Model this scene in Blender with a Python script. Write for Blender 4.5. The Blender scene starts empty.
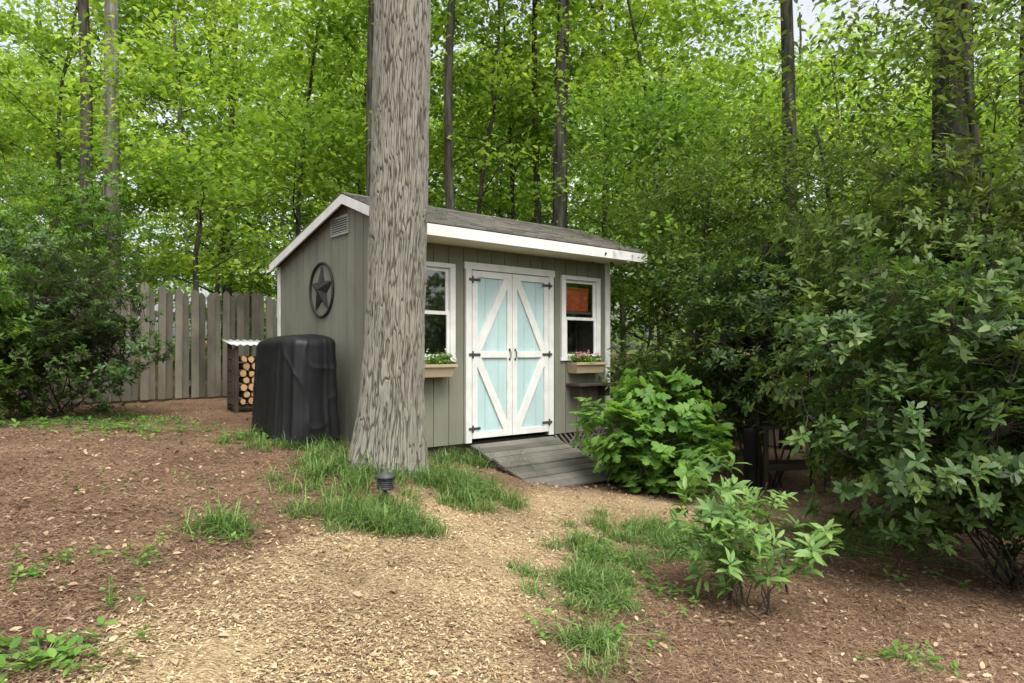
import bpy, math, random
import numpy as np
from mathutils import Vector, noise
random.seed(5)
S = bpy.context.scene
COL = S.collection
CAMZ = 1.5
F = 683.0
PI = math.pi

# ------------------------------------------------------------------ ground shape
def gz(x, y):
    x = np.asarray(x, float); y = np.asarray(y, float)
    g = -1.27 - 0.5*np.tanh((x+0.3)/3.2) + np.clip(y-6.5, -12, 10)*0.02
    g = g + 0.19*np.exp(-(((x+1.07)**2+(y-5.95)**2)/0.5))
    g = g + np.clip(y-14, 0, 60)*0.03
    return g + CAMZ
def gzf(x, y): return float(gz(x, y))
PATH = [(-.75,-6,.95),(-.72,2.6,.92),(-.68,3.6,.88),(-.43,4.7,.76),(.1,5.5,.72),(.85,6.3,.72),(1.9,6.75,.60),(3.2,7.4,.45)]
def pathmask(x, y):
    x = np.asarray(x, float); y = np.asarray(y, float)
    best = np.full(x.shape, 1e9)
    for (ax,ay,aw),(bx,by,bw) in zip(PATH[:-1], PATH[1:]):
        dx, dy = bx-ax, by-ay
        t = np.clip(((x-ax)*dx+(y-ay)*dy)/(dx*dx+dy*dy), 0, 1)
        d = np.hypot(x-ax-t*dx, y-ay-t*dy) - (aw+t*(bw-aw))
        best = np.minimum(best, d)
    wob = .09*np.sin(x*5.1+y*2.3)+.06*np.sin(x*11.3-y*7.7)+.04*np.sin(x*23+y*19)
    return np.clip(.5-(best+wob)/.36, 0, 1)

# ------------------------------------------------------------------ helpers
def link(o, parent=None):
    COL.objects.link(o)
    if parent is not None: o.parent = parent
    return o
def tag(o, label=None, cat=None, group=None, kind=None):
    if label: o['label'] = label
    if cat: o['category'] = cat
    if group: o['group'] = group
    if kind: o['kind'] = kind
    return o
def empty(name, loc=(0,0,0), rz=0, **k):
    o = bpy.data.objects.new(name, None); o.location = loc; o.rotation_euler = (0,0,rz)
    o.empty_display_size = .1
    link(o); return tag(o, **k)
def mesh_np(name, V, Fc, mat, parent=None, rnd=None, smooth=False, loc=(0,0,0)):
    me = bpy.data.meshes.new(name)
    V = np.ascontiguousarray(V, dtype=np.float32); Fc = np.ascontiguousarray(Fc, dtype=np.int32)
    n, (m, k) = len(V), Fc.shape
    me.vertices.add(n); me.vertices.foreach_set('co', V.ravel())
    me.loops.add(m*k); me.loops.foreach_set('vertex_index', Fc.ravel())
    me.polygons.add(m); me.polygons.foreach_set('loop_start', np.arange(0, m*k, k, dtype=np.int32))
    if smooth: me.polygons.foreach_set('use_smooth', np.ones(m, dtype=bool))
    me.update(calc_edges=True)
    if rnd is not None:
        a = me.attributes.new('rnd', 'FLOAT', 'POINT'); a.data.foreach_set('value', np.ascontiguousarray(rnd, dtype=np.float32))
    me.materials.append(mat)
    o = bpy.data.objects.new(name, me); o.location = loc
    return link(o, parent)
class MB:
    def __init__(s): s.v = []; s.f = []; s.r = []
    def add(s, vs, fs, r=None):
        b = len(s.v); s.v += [tuple(p) for p in vs]; s.f += [tuple(b+i for i in f) for f in fs]
        if r is None: r = random.random()
        s.r += [r]*len(vs)
    def hexa(s, p, r=None):
        s.add(p, [(3,2,1,0),(4,5,6,7),(0,1,5,4),(1,2,6,5),(2,3,7,6),(3,0,4,7)], r)
    def box(s, a, b, r=None):
        (x0,y0,z0),(x1,y1,z1) = a, b
        s.hexa([(x0,y0,z0),(x1,y0,z0),(x1,y1,z0),(x0,y1,z0),(x0,y0,z1),(x1,y0,z1),(x1,y1,z1),(x0,y1,z1)], r)
    def bar(s, a, b, w, h, up=(0,0,1), r=None):
        a = Vector(a); b = Vector(b); d = (b-a).normalized(); u = Vector(up)
        sd = d.cross(u).normalized(); u = sd.cross(d).normalized()
        p = []
        for q in (a, b):
            p.append([q-sd*w/2-u*h/2, q+sd*w/2-u*h/2, q+sd*w/2+u*h/2, q-sd*w/2+u*h/2])
        s.add(p[0]+p[1], [(0,1,2,3)[::-1],(4,5,6,7),(0,1,5,4),(1,2,6,5),(2,3,7,6),(3,0,4,7)], r)
    def tube(s, pts, rad, n=6, cap=True, r=None):
        pts = [Vector(p) for p in pts]; vs = []; fs = []
        if not hasattr(rad, '__len__'): rad = [rad]*len(pts)
        ref = Vector((.31,.87,.1)).normalized()
        for i, p in enumerate(pts):
            d = (pts[min(i+1,len(pts)-1)]-pts[max(i-1,0)])
            d = d.normalized() if d.length > 1e-6 else Vector((0,0,1))
            if abs(d.dot(ref)) > .95: e = Vector((1,0,0))
            else: e = ref
            a = d.cross(e).normalized(); b = d.cross(a)
            for k in range(n):
                t = 2*PI*k/n; vs.append(p+(a*math.cos(t)+b*math.sin(t))*rad[i])
        for i in range(len(pts)-1):
            for k in range(n):
                k2 = (k+1)%n; fs.append((i*n+k, i*n+k2, (i+1)*n+k2, (i+1)*n+k))
        if cap:
            fs.append(tuple(range(n))[::-1]); fs.append(tuple((len(pts)-1)*n+k for k in range(n)))
        s.add(vs, fs, r)
    def lathe(s, prof, n=20, c=(0,0,0)):
        vs = []; fs = []
        for (r, z) in prof:
            for k in range(n):
                t = 2*PI*k/n; vs.append((c[0]+r*math.cos(t), c[1]+r*math.sin(t), c[2]+z))
        for i in range(len(prof)-1):
            for k in range(n):
                k2 = (k+1)%n; fs.append((i*n+k, i*n+k2, (i+1)*n+k2, (i+1)*n+k))
        fs.append(tuple(range(n))[::-1]); fs.append(tuple((len(prof)-1)*n+k for k in range(n)))
        s.add(vs, fs)
    def build(s, name, mat, parent=None, smooth=False, bevel=0, loc=(0,0,0)):
        me = bpy.data.meshes.new(name); me.from_pydata(s.v, [], s.f)
        a = me.attributes.new('rnd','FLOAT','POINT'); a.data.foreach_set('value', np.array(s.r, dtype=np.float32))
        me.materials.append(mat)
        if smooth: me.polygons.foreach_set('use_smooth', np.ones(len(me.polygons), dtype=bool))
        me.update()
        o = bpy.data.objects.new(name, me); o.location = loc
        link(o, parent)
        if bevel:
            b = o.modifiers.new('bevel','BEVEL'); b.width = bevel; b.segments = 1; b.limit_method = 'ANGLE'
        return o
def copy_tree(o, parent=None):
    c = o.copy(); COL.objects.link(c)
    if parent is not None: c.parent = parent
    for ch in list(o.children): copy_tree(ch, c)
    return c

# ------------------------------------------------------------------ materials
def newmat(name):
    m = bpy.data.materials.new(name); m.use_nodes = True
    n = m.node_tree.nodes; l = m.node_tree.links
    return m, n, l, n['Principled BSDF']
def ramp(n, l, src, stops):
    r = n.new('ShaderNodeValToRGB'); e = r.color_ramp.elements
    while len(e) < len(stops): e.new(.5)
    for i, (p, c) in enumerate(stops): e[i].position = p; e[i].color = (*c, 1)
    l.new(src, r.inputs[0]); return r.outputs[0]
def tex_noise(n, l, scale, detail=4, stretch=(1,1,1), rough=.6):
    tc = n.new('ShaderNodeTexCoord'); mp = n.new('ShaderNodeMapping'); mp.inputs['Scale'].default_value = stretch
    l.new(tc.outputs['Object'], mp.inputs[0])
    t = n.new('ShaderNodeTexNoise'); t.inputs['Scale'].default_value = scale; t.inputs['Detail'].default_value = detail
    t.inputs['Roughness'].default_value = rough
    l.new(mp.outputs[0], t.inputs['Vector']); return t.outputs['Fac']
def tex_vor(n, l, scale, stretch=(1,1,1), out='Color'):
    tc = n.new('ShaderNodeTexCoord'); mp = n.new('ShaderNodeMapping'); mp.inputs['Scale'].default_value = stretch
    l.new(tc.outputs['Object'], mp.inputs[0])
    t = n.new('ShaderNodeTexVoronoi'); t.inputs['Scale'].default_value = scale
    l.new(mp.outputs[0], t.inputs['Vector']); return t.outputs[out]
def bump(n, l, src, b, strength=.4, dist=.01):
    k = n.new('ShaderNodeBump'); k.inputs['Strength'].default_value = strength; k.inputs['Distance'].default_value = dist
    l.new(src, k.inputs['Height']); l.new(k.outputs[0], b.inputs['Normal'])
def attr(n, name='rnd'):
    a = n.new('ShaderNodeAttribute'); a.attribute_name = name; return a.outputs['Fac']
def mixc(n, l, fac, a, b, mode='MIX'):
    m = n.new('ShaderNodeMix'); m.data_type = 'RGBA'; m.blend_type = mode
    for s, v in ((0, fac), (6, a), (7, b)):
        if hasattr(v, 'is_linked') or hasattr(v, 'links'): l.new(v, m.inputs[s])
        elif s == 0: m.inputs[0].default_value = v
        else: m.inputs[s].default_value = (*v, 1)
    return m.outputs[2]
def rough_mat(name, c0, c1, scale=6, rough=.7, stretch=(1,1,1), bs=.3, bscale=60, rndmix=.0, c2=None, spec=.3, metal=0, stain=0):
    m, n, l, b = newmat(name)
    f = tex_noise(n, l, scale, 5, stretch)
    c = ramp(n, l, f, [(.3, c0), (.7, c1)])
    if rndmix:
        c = mixc(n, l, rndmix, c, ramp(n, l, attr(n), [(0, c0), (.5, c1), (1, c2 or c1)]))
    if stain:
        c = mixc(n, l, stain, c, ramp(n, l, tex_noise(n, l, 2.3, 6, (1,1,.6), .65), [(.36,(.45,.44,.42)),(.6,(1.12,1.1,1.06))]), 'MULTIPLY')
    l.new(c, b.inputs['Base Color']); b.inputs['Roughness'].default_value = rough
    b.inputs['Specular IOR Level'].default_value = spec; b.inputs['Metallic'].default_value = metal
    bump(n, l, tex_noise(n, l, bscale, 4, stretch), b, bs, .01)
    return m
def leaf_mat(name, stops, trans=.4, tcol=None, rough=.5, spec=.2):
    m, n, l, b = newmat(name)
    c = ramp(n, l, attr(n), stops)
    l.new(c, b.inputs['Base Color']); b.inputs['Roughness'].default_value = rough; b.inputs['Specular IOR Level'].default_value = spec
    t = n.new('ShaderNodeBsdfTranslucent')
    tc = mixc(n, l, 1.0, c, tcol or (1.9,1.8,1.0), 'MULTIPLY'); l.new(tc, t.inputs[0])
    mx = n.new('ShaderNodeMixShader'); mx.inputs[0].default_value = trans
    l.new(b.outputs[0], mx.inputs[1]); l.new(t.outputs[0], mx.inputs[2])
    l.new(mx.outputs[0], n['Material Output'].inputs[0]); return m
M = {}
M['leaf_bright'] = leaf_mat('leaf_bright', [(0,(.06,.135,.018)),(.5,(.17,.30,.04)),(1,(.34,.47,.10))], .5, (1.85,1.65,.9))
M['leaf_mid'] = leaf_mat('leaf_mid', [(0,(.045,.10,.018)),(.5,(.11,.21,.035)),(1,(.21,.34,.07))], .45)
M['leaf_far_haze'] = leaf_mat('leaf_far_haze', [(0,(.12,.21,.06)),(.5,(.22,.34,.10)),(1,(.36,.48,.19))], .45, (1.5,1.5,1.1))  # distance haze painted into the leaf colour as a paler green
M['leaf_dark'] = leaf_mat('leaf_dark', [(0,(.022,.052,.014)),(.55,(.060,.115,.028)),(.9,(.12,.185,.045)),(1,(.20,.24,.075))], .3, rough=.45, spec=.3)
M['leaf_olive'] = leaf_mat('leaf_olive', [(0,(.035,.068,.018)),(.5,(.092,.15,.036)),(1,(.21,.275,.075))], .35, rough=.48, spec=.22)
M['leaf_hyd'] = leaf_mat('leaf_hyd', [(0,(.06,.14,.025)),(.5,(.125,.25,.047)),(1,(.22,.37,.085))], .38)
M['leaf_rhodo'] = leaf_mat('leaf_rhodo', [(0,(.06,.125,.033)),(.5,(.125,.23,.057)),(1,(.23,.34,.105))], .3, rough=.45, spec=.3)
M['grass'] = leaf_mat('grass', [(0,(.045,.09,.022)),(.5,(.11,.195,.047)),(1,(.23,.32,.11))], .3)
M['flower'] = leaf_mat('flower', [(0,(.45,.05,.16)),(.6,(.6,.16,.3)),(1,(.75,.6,.65))], .3)
M['white_flower'] = leaf_mat('white_flower', [(0,(.6,.62,.5)),(1,(.8,.8,.74))], .3)
M['twig'] = rough_mat('twig', (.03,.024,.018), (.065,.054,.042), 9, .9)
def bark_mat(name, c0, c1, c2):
    m, n, l, b = newmat(name)
    f = tex_noise(n, l, 14, 6, (1,1,.14), .65)
    c = ramp(n, l, f, [(.35, c0), (.5, c1), (.68, c2)])
    l.new(c, b.inputs['Base Color']); b.inputs['Roughness'].default_value = .95; b.inputs['Specular IOR Level'].default_value = .15
    bump(n, l, f, b, .9, .04); return m
M['bark_far'] = bark_mat('bark_far', (.024,.022,.016), (.066,.061,.045), (.115,.107,.082))
M['bark_pale'] = bark_mat('bark_pale', (.06,.057,.045), (.16,.15,.12), (.27,.255,.21))
m, n, l, b = newmat('bark_big')
f = tex_noise(n, l, 44, 7, (1,1,.22), .7)
c = ramp(n, l, attr(n), [(0,(.050,.046,.038)),(.3,(.105,.097,.081)),(.62,(.180,.170,.144)),(1,(.255,.243,.212))])
c = mixc(n, l, .55, c, ramp(n, l, f, [(.3,(.66,.66,.64)),(.7,(1.25,1.24,1.2))]), 'MULTIPLY')
c = mixc(n, l, .6, c, ramp(n, l, tex_noise(n, l, 2.2, 3), [(.35,(.80,.83,.78)),(.7,(1.15,1.14,1.1))]), 'MULTIPLY')
l.new(c, b.inputs['Base Color']); b.inputs['Roughness'].default_value = .95; b.inputs['Specular IOR Level'].default_value = .12
bump(n, l, f, b, .6, .008); M['bark_big'] = m

M['siding'] = rough_mat('siding', (.148,.150,.112), (.212,.212,.163), 3, .8, (1,1,.35), .25, 45, .25, (.192,.19,.148), .2, 0, .18)
M['white'] = rough_mat('white_paint', (.60,.60,.56), (.72,.72,.69), 7, .55, bs=.12, bscale=30, stain=.12)
M['cream'] = rough_mat('cream_soffit', (.66,.62,.47), (.74,.70,.55), 3, .7, bs=.1)
M['aqua'] = rough_mat('aqua_paint', (.37,.52,.51), (.46,.61,.595), 3, .6, (1,1,.3), .15, 40, stain=.12)
M['shingle'] = rough_mat('shingle', (.085,.08,.07), (.17,.16,.138), 60, .95, bs=.6, bscale=300, rndmix=.6, c2=(.21,.195,.17), spec=.15, stain=.3)
M['iron'] = rough_mat('iron', (.03,.03,.03), (.07,.068,.065), 15, .5, bs=.2, spec=.5)
M['rust'] = rough_mat('dark_metal', (.018,.017,.016), (.036,.034,.031), 12, .7, bs=.2)
M['lamp_metal'] = rough_mat('lamp_metal', (.025,.03,.03), (.06,.066,.066), 20, .5, bs=.15)
M['vent'] = rough_mat('vent_grey', (.26,.26,.235), (.36,.35,.32), 9, .6)
M['old_wood'] = rough_mat('old_wood', (.072,.067,.052), (.185,.172,.136), 4, .9, (1,1,.12), .5, 22, .5, (.245,.23,.185), .15, 0, .6)
M['ramp_wood'] = rough_mat('ramp_wood', (.045,.043,.036), (.155,.147,.125), 6, .9, (.12,1,1), .6, 30, .45, (.20,.19,.165), .15, 0, .55)
M['box_wood'] = rough_mat('box_wood', (.32,.25,.155), (.43,.35,.23), 5, .75, (.2,1,1), .3, 30)
M['dark_wood'] = rough_mat('dark_wood', (.03,.023,.017), (.078,.06,.043), 5, .8, (.2,1,1), .3, 30)
m, n, l, b = newmat('cover_vinyl')
l.new(ramp(n, l, tex_noise(n, l, 5, 5), [(.3,(.006,.0065,.007)),(.7,(.012,.0125,.013))]), b.inputs['Base Color'])
b.inputs['Roughness'].default_value = .5; b.inputs['Specular IOR Level'].default_value = .32
bump(n, l, tex_noise(n, l, 12, 4, (1,1,.35), .55), b, .4, .014); M['cover'] = m
M['log_bark'] = rough_mat('log_bark', (.06,.04,.028), (.14,.10,.07), 15, .9)
M['log_end'] = rough_mat('log_end', (.36,.20,.08), (.58,.36,.17), 14, .85, rndmix=.5, c2=(.6,.41,.22))
M['rack_roof'] = rough_mat('rack_roof', (.45,.46,.45), (.62,.62,.60), 5, .4, bs=.1)
M['inside'] = rough_mat('inside_wood', (.09,.08,.065), (.15,.13,.10), 4, .9)
M['orange'] = rough_mat('orange_plastic', (.55,.09,.03), (.7,.15,.05), 4, .6)
M['black_plastic'] = rough_mat('black_plastic', (.01,.01,.011), (.022,.022,.024), 6, .45)
m, n, l, b = newmat('glass')
g = n.new('ShaderNodeBsdfGlossy'); g.inputs['Roughness'].default_value = .03; g.inputs[0].default_value = (.85,.9,.9,1)
t = n.new('ShaderNodeBsdfTransparent'); t.inputs[0].default_value = (.85,.88,.88,1)
mx = n.new('ShaderNodeMixShader'); lw = n.new('ShaderNodeLayerWeight'); lw.inputs[0].default_value = .45
ma = n.new('ShaderNodeMath'); ma.operation = 'MULTIPLY_ADD'; ma.inputs[1].default_value = .4; ma.inputs[2].default_value = .14
l.new(lw.outputs['Facing'], ma.inputs[0]); l.new(ma.outputs[0], mx.inputs[0]); l.new(t.outputs[0], mx.inputs[1]); l.new(g.outputs[0], mx.inputs[2]); l.new(mx.outputs[0], n['Material Output'].inputs[0])
M['glass'] = m
m, n, l, b = newmat('ground')
pf = attr(n, 'rnd')
chip = ramp(n, l, tex_vor(n, l, 85, (1,1.6,1)), [(.1,(.17,.115,.062)),(.4,(.30,.22,.125)),(.75,(.40,.31,.185)),(1,(.50,.41,.27))])
mul = ramp(n, l, tex_vor(n, l, 60, (1,2.2,1)), [(.1,(.07,.040,.026)),(.45,(.155,.096,.060)),(.8,(.24,.158,.102)),(1,(.33,.24,.165))])
big_ = ramp(n, l, tex_noise(n, l, 1.3, 6), [(.3,(.58,.56,.53)),(.7,(1.2,1.18,1.16))])
c = mixc(n, l, pf, mul, chip); c = mixc(n, l, .85, c, big_, 'MULTIPLY')
l.new(c, b.inputs['Base Color']); b.inputs['Roughness'].default_value = .95; b.inputs['Specular IOR Level'].default_value = .1
bump(n, l, tex_vor(n, l, 60, (1,1.8,1), 'Distance'), b, .7, .015); M['ground'] = m
def rampmat(name, stops, rough=.9, lo=.62):
    m, n, l, b = newmat(name); c = ramp(n, l, attr(n), stops)
    c = mixc(n, l, .85, c, ramp(n, l, tex_noise(n, l, 1.3, 6), [(.3,(lo,lo*.96,lo*.92)),(.7,(1.2,1.18,1.16))]), 'MULTIPLY')
    l.new(c, b.inputs['Base Color'])
    b.inputs['Roughness'].default_value = rough; b.inputs['Specular IOR Level'].default_value = .15; return m
M['chips'] = rampmat('chips', [(0,(.19,.13,.070)),(.35,(.325,.24,.132)),(.7,(.43,.335,.195)),(1,(.56,.465,.31))], .9, .70)
M['straw'] = rampmat('straw', [(0,(.095,.055,.034)),(.4,(.205,.126,.077)),(.8,(.30,.20,.127)),(1,(.41,.31,.21))], .9, .55)
M['litter'] = rampmat('litter', [(0,(.13,.08,.045)),(.5,(.28,.19,.11)),(1,(.46,.37,.25))])

# ------------------------------------------------------------------ leaf generators
T_DIA = (np.array([(0,0,0),(.42,.33,.05),(1,0,-.12),(.42,-.33,.05)]), np.array([(0,3,2,1)]))
T_LAN = (np.array([(0,0,0),(.3,.14,.03),(.68,.13,.0),(1,0,-.14),(.68,-.13,.0),(.3,-.14,.03),(.3,0,-.01),(.68,0,-.05)]),
         np.array([(0,6,1),(6,7,2),(6,2,1),(7,3,2),(0,5,6),(5,4,7),(5,7,6),(4,3,7)]))
T_OVA = (np.array([(0,0,0),(.3,.26,.05),(.68,.22,.01),(1,0,-.14),(.68,-.22,.01),(.3,-.26,.05),(.3,0,-.01),(.68,0,-.05)]), T_LAN[1])
T_EL = (np.array([(0,0,0),(.35,.19,.04),(.75,.15,-.02),(1,0,-.14),(.75,-.15,-.02),(.35,-.19,.04)]), np.array([(0,5,2,1),(5,4,3,2)]))
_o = [(0,0),(.08,.22),(.24,.36),(.28,.2),(.42,.36),(.56,.50),(.6,.24),(.76,.26),(.86,.2),(1,0)]
_o = _o + [(x,-y) for x, y in _o[-2:0:-1]]
T_HYD = (np.array([(.42,0,.03)]+[(x,y,-.18*abs(y)-.16*x*x) for x, y in _o]), np.array([(0,i+1,(i+1)%len(_o)+1) for i in range(len(_o))]))
def norm(a): return a/np.maximum(np.linalg.norm(a, axis=-1, keepdims=True), 1e-9)
def leaves(T, P, D, N, Sz):
    tv, tf = T
    X = norm(D); Z = norm(N-(N*X).sum(-1, keepdims=True)*X); Y = np.cross(Z, X)
    s = np.asarray(Sz).reshape(-1,1,1)
    V = P[:,None,:] + s*(tv[None,:,0:1]*X[:,None]+tv[None,:,1:2]*Y[:,None]+tv[None,:,2:3]*Z[:,None])
    Fc = tf[None] + (np.arange(len(P))*len(tv))[:,None,None]
    return V.reshape(-1,3), Fc.reshape(-1, tf.shape[1])
def cloud(C, per, rad, flat, size, rng, T=T_DIA, droop=.35, crnd=.55):
    nC = len(C); i = np.repeat(np.arange(nC), per); n_ = len(i)
    cs = rng.uniform(.6,1.3,nC)
    off = rng.normal(0,1,(n_,3))*np.array([rad,rad,flat])*cs[i][:,None]*.6
    P = C[i]+off
    a = rng.uniform(0,2*PI,n_)
    D = np.stack([np.cos(a), np.sin(a), -droop+rng.normal(0,.3,n_)], 1)
    N = np.stack([rng.normal(0,.5,n_), rng.normal(0,.5,n_), np.ones(n_)], 1)
    sz = size*rng.uniform(.6,1.25,n_)
    cr = rng.uniform(0,1,nC)
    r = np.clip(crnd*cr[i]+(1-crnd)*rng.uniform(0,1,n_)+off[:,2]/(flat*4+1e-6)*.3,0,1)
    V, Fc = leaves(T, P, D, N, sz)
    return V, Fc, np.repeat(r, len(T[0]))
def whorls(C, Dir, per, size, rng, T=T_LAN, spread=1.15, crnd=.5):
    nC = len(C); i = np.repeat(np.arange(nC), per); n_ = len(i)
    d = norm(Dir)[i]; ref = np.tile(np.array([.3,.9,.2]), (n_,1)); a_ = norm(np.cross(d, ref)); b_ = np.cross(d, a_)
    ph = (np.tile(np.arange(per), nC)*2.4+rng.uniform(0,6.28,nC)[i]+rng.normal(0,.2,n_))
    al = spread+rng.normal(0,.28,n_)
    D = np.cos(al)[:,None]*d+np.sin(al)[:,None]*(np.cos(ph)[:,None]*a_+np.sin(ph)[:,None]*b_)
    P = C[i]+d*rng.uniform(-.07,.01,n_)[:,None]
    r = np.clip(crnd*rng.uniform(0,1,nC)[i]+(1-crnd)*rng.uniform(0,1,n_),0,1)
    V, Fc = leaves(T, P, D, d+rng.normal(0,.12,(n_,3)), size*rng.uniform(.65,1.2,n_))
    return V, Fc, np.repeat(r, len(T[0]))

# ------------------------------------------------------------------ trees
def tree_template(name, seed, H, r, z0, z1, Rr, nlimb, ncl, per, lsize, leafm, barkm, wob=.12, crad=.75, flat=.22, lean=(0,0), T=T_DIA, ls=.75, lt=1.0, up=(.3,.8)):
    rng = np.random.default_rng(seed); rs = random.Random(seed)
    root = empty(name)
    tp = []; K = 14
    for i in range(K+1):
        t = i/K; tp.append(Vector((lean[0]*t*H+wob*math.sin(3*t+seed)*t*2+rs.gauss(0,wob*.12)*(t>0), lean[1]*t*H+wob*math.cos(2.3*t+seed*2)*t, H*t)))
    tp[0].z = -.3
    rad = [r*(1.35 if i == 0 else (1.08 if i == 1 else 1))*(1-.65*i/K) for i in range(K+1)]
    mb = MB(); mb.tube(tp, rad, 12); mb.build('trunk', barkm, root, True)
    def tr(z):
        q = min(max(z/H*K,0),K-1e-3); i = int(q); return tp[i].lerp(tp[i+1], q-i), rad[i]
    lb = MB(); anchors = []
    for k in range(nlimb):
        zz = z0*ls+(z1*.93-z0*ls)*(k+rs.random()*.6)/nlimb
        p, rr = tr(zz); az = k*2.4+rs.uniform(-.4,.4)
        f = (zz-z0*ls)/(z1-z0*ls); L = Rr*rs.uniform(.65,1.1)*(1-.55*max(f-.35,0)/.65)
        pts = [p]; d = Vector((math.cos(az), math.sin(az), rs.uniform(*up))).normalized()
        for j in range(5):
            d = (d+Vector((rs.gauss(0,.16), rs.gauss(0,.16), rs.gauss(-.02,.1)))).normalized(); pts.append(pts[-1]+d*L/5)
        r0 = min(rr*.4, .045*L/3+.008)*lt
        lb.tube(pts, [r0*(1-.85*j/5) for j in range(6)], 6)
        for j in range(2,6):
            anchors.append(pts[j])
            if rs.random() < .8:
                e = pts[j]+Vector((rs.gauss(0,.55), rs.gauss(0,.55), rs.uniform(-.1,.5)))*(Rr/3)
                lb.tube([pts[j], (pts[j]+e)/2+Vector((0,0,.06)), e], [r0*.35, r0*.22, .004], 4); anchors.append(e)
    lb.build('limbs', barkm, root, True)
    A = np.array([tuple(a) for a in anchors]); pick = rng.integers(0, len(A), ncl)
    C = A[pick]+rng.normal(0,1,(ncl,3))*np.array([.5,.5,.32])*(Rr/3)
    V, Fc, rr = cloud(C, per, crad, flat, lsize, rng, T)
    mesh_np('crown', V, Fc, leafm, root, rr)
    return root
def place(root, x, y, rz, s=1, sz=None, label=None, cat='tree', group=None):
    root.location = (x, y, gzf(x,y)); root.rotation_euler = (0,0,rz); root.scale = (s,s,sz or s)
    if 'group' in root: del root['group']
    return tag(root, label, cat, group)
UND = [tree_template('leafy_tree', 1, 10.5, .07, 2.2, 10.3, 3.3, 24, 150, 72, .16, M['leaf_bright'], M['bark_far'], .35, crad=.62, flat=.16),
       tree_template('leafy_tree', 2, 11.5, .08, 1.8, 11.2, 3.2, 26, 150, 72, .155, M['leaf_bright'], M['bark_far'], .45, crad=.62, flat=.16),
       tree_template('leafy_tree', 3, 9.5, .06, 1.2, 9.3, 3.0, 24, 160, 72, .15, M['leaf_mid'], M['bark_far'], .45, crad=.62, flat=.16)]
used = set()
def inst(lst, k):
    if (id(lst), k) in used: return copy_tree(lst[k])
    used.add((id(lst), k)); return lst[k]
rows = [(16.5,9,3.6,1.0),(21,9,4.4,1.0),(27,9,5.6,1.2),(35,9,7.4,1.4)]
glab = ['leafy green tree in the nearest row of woods behind the shed', 'leafy tree in the second row of woods behind the shed', 'leafy tree deeper in the woods, behind two rows of trees', 'distant leafy tree at the back of the woods']
for ri, (y, cnt, dx, sc) in enumerate(rows):
    for i in range(cnt):
        x = (i-(cnt-1)/2)*dx + random.uniform(-.8,.8); yy = y+random.uniform(-1.2,1.2)
        k = random.choice([0,1,0,1,2])
        t = inst(UND, k)
        place(t, x, yy, random.uniform(0,6.28), sc*random.uniform(.78,1.12), None, glab[ri], 'tree', 'woodland trees, row %s behind the shed' % ['one','two','three','four'][ri])
TALL = [tree_template('tall_tree', 21, 15, .155, 9.0, 14, 3.0, 14, 60, 50, .15, M['leaf_bright'], M['bark_far'], .10, ls=1),
        tree_template('tall_tree', 22, 15, .165, 9.0, 14, 3.0, 14, 60, 50, .15, M['leaf_bright'], M['bark_pale'], .08, ls=1),
        tree_template('tall_tree', 23, 14, .10, 8.5, 13, 2.6, 12, 50, 50, .15, M['leaf_bright'], M['bark_far'], .40, ls=1)]
def px(p, y): return (p-512)/F*y
for (p, y, k, s, rz, lab) in [
    (86, 12.6, 0, .82, 1.0, 'slim dark straight trunk, left one of the close pair at far left'),
    (113, 12.2, 1, .95, 2.0, 'pale grey straight trunk, right one of the close pair at far left'),
    (371, 12.0, 0, .6, 3.0, 'dark trunk just peeking out left of the big oak'),
    (462, 12.2, 2, 1.0, .3, 'thin wavy dark trunk rising just right of the big oak'),
    (560, 12.4, 0, 1.05, 4.0, 'straight bare trunk rising behind the shed roof above the doors'),
    (546, 14.2, 2, .9, 5.0, 'slim trunk behind the shed, left of the straight bare trunk'),
    (594, 14.2, 2, .8, 2.6, 'thin crooked trunk behind the right end of the shed roof'),
    (790, 11.5, 0, .95, .7, 'tall dark trunk above the evergreen shrubs right of the shed'),
    (228, 17.5, 2, .9, 1.7, 'thin trunk in the woods above the firewood rack'),
    (1026, 9.0, 0, .6, 2.9, 'slim trunk cut by the right edge of the picture')]:
    place(inst(TALL, k), px(p,y), y, rz, s, 1.0, lab, 'tree')
place(tree_template('tall_tree', 31, 14, .30, 8.5, 13, 3.0, 12, 70, 60, .13, M['leaf_mid'], M['bark_far'], .05, lean=(-.012,0), ls=1, lt=.6), px(957,8.6), 8.6, 0, 1, 1, 'thick dark trunk half hidden behind the evergreens at right', 'tree')
place(tree_template('sapling_tree', 33, 6.5, .055, 2.6, 6.4, 1.9, 12, 70, 70, .115, M['leaf_bright'], M['bark_far'], .35, lean=(.05,0)), px(188,11.5), 11.5, 0, 1, 1, 'thin leaning sapling beyond the wooden fence left of the shed', 'sapling')
place(tree_template('sapling_tree', 38, 8.5, .06, 3.6, 8.4, 2.6, 14, 100, 70, .135, M['leaf_bright'], M['bark_far'], .5, lean=(-.04,0)), px(300,13.5), 13.5, 2, 1, 1, 'slender leafy sapling above the left end of the shed roof', 'sapling')
place(tree_template('sapling_tree', 39, 8.5, .06, 4.2, 8.4, 2.4, 14, 80, 70, .135, M['leaf_bright'], M['bark_far'], .5, lean=(.03,0)), px(640,13.0), 13.0, 1, 1, 1, 'curving leafy sapling above the right end of the shed roof', 'sapling')
place(tree_template('sapling_tree', 40, 9.0, .06, 4.6, 8.9, 2.6, 14, 80, 70, .135, M['leaf_bright'], M['bark_far'], .4, lean=(.02,0)), px(478,13.6), 13.6, 3, 1, 1, 'leafy sapling spreading branches just right of the big oak', 'sapling')
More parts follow.
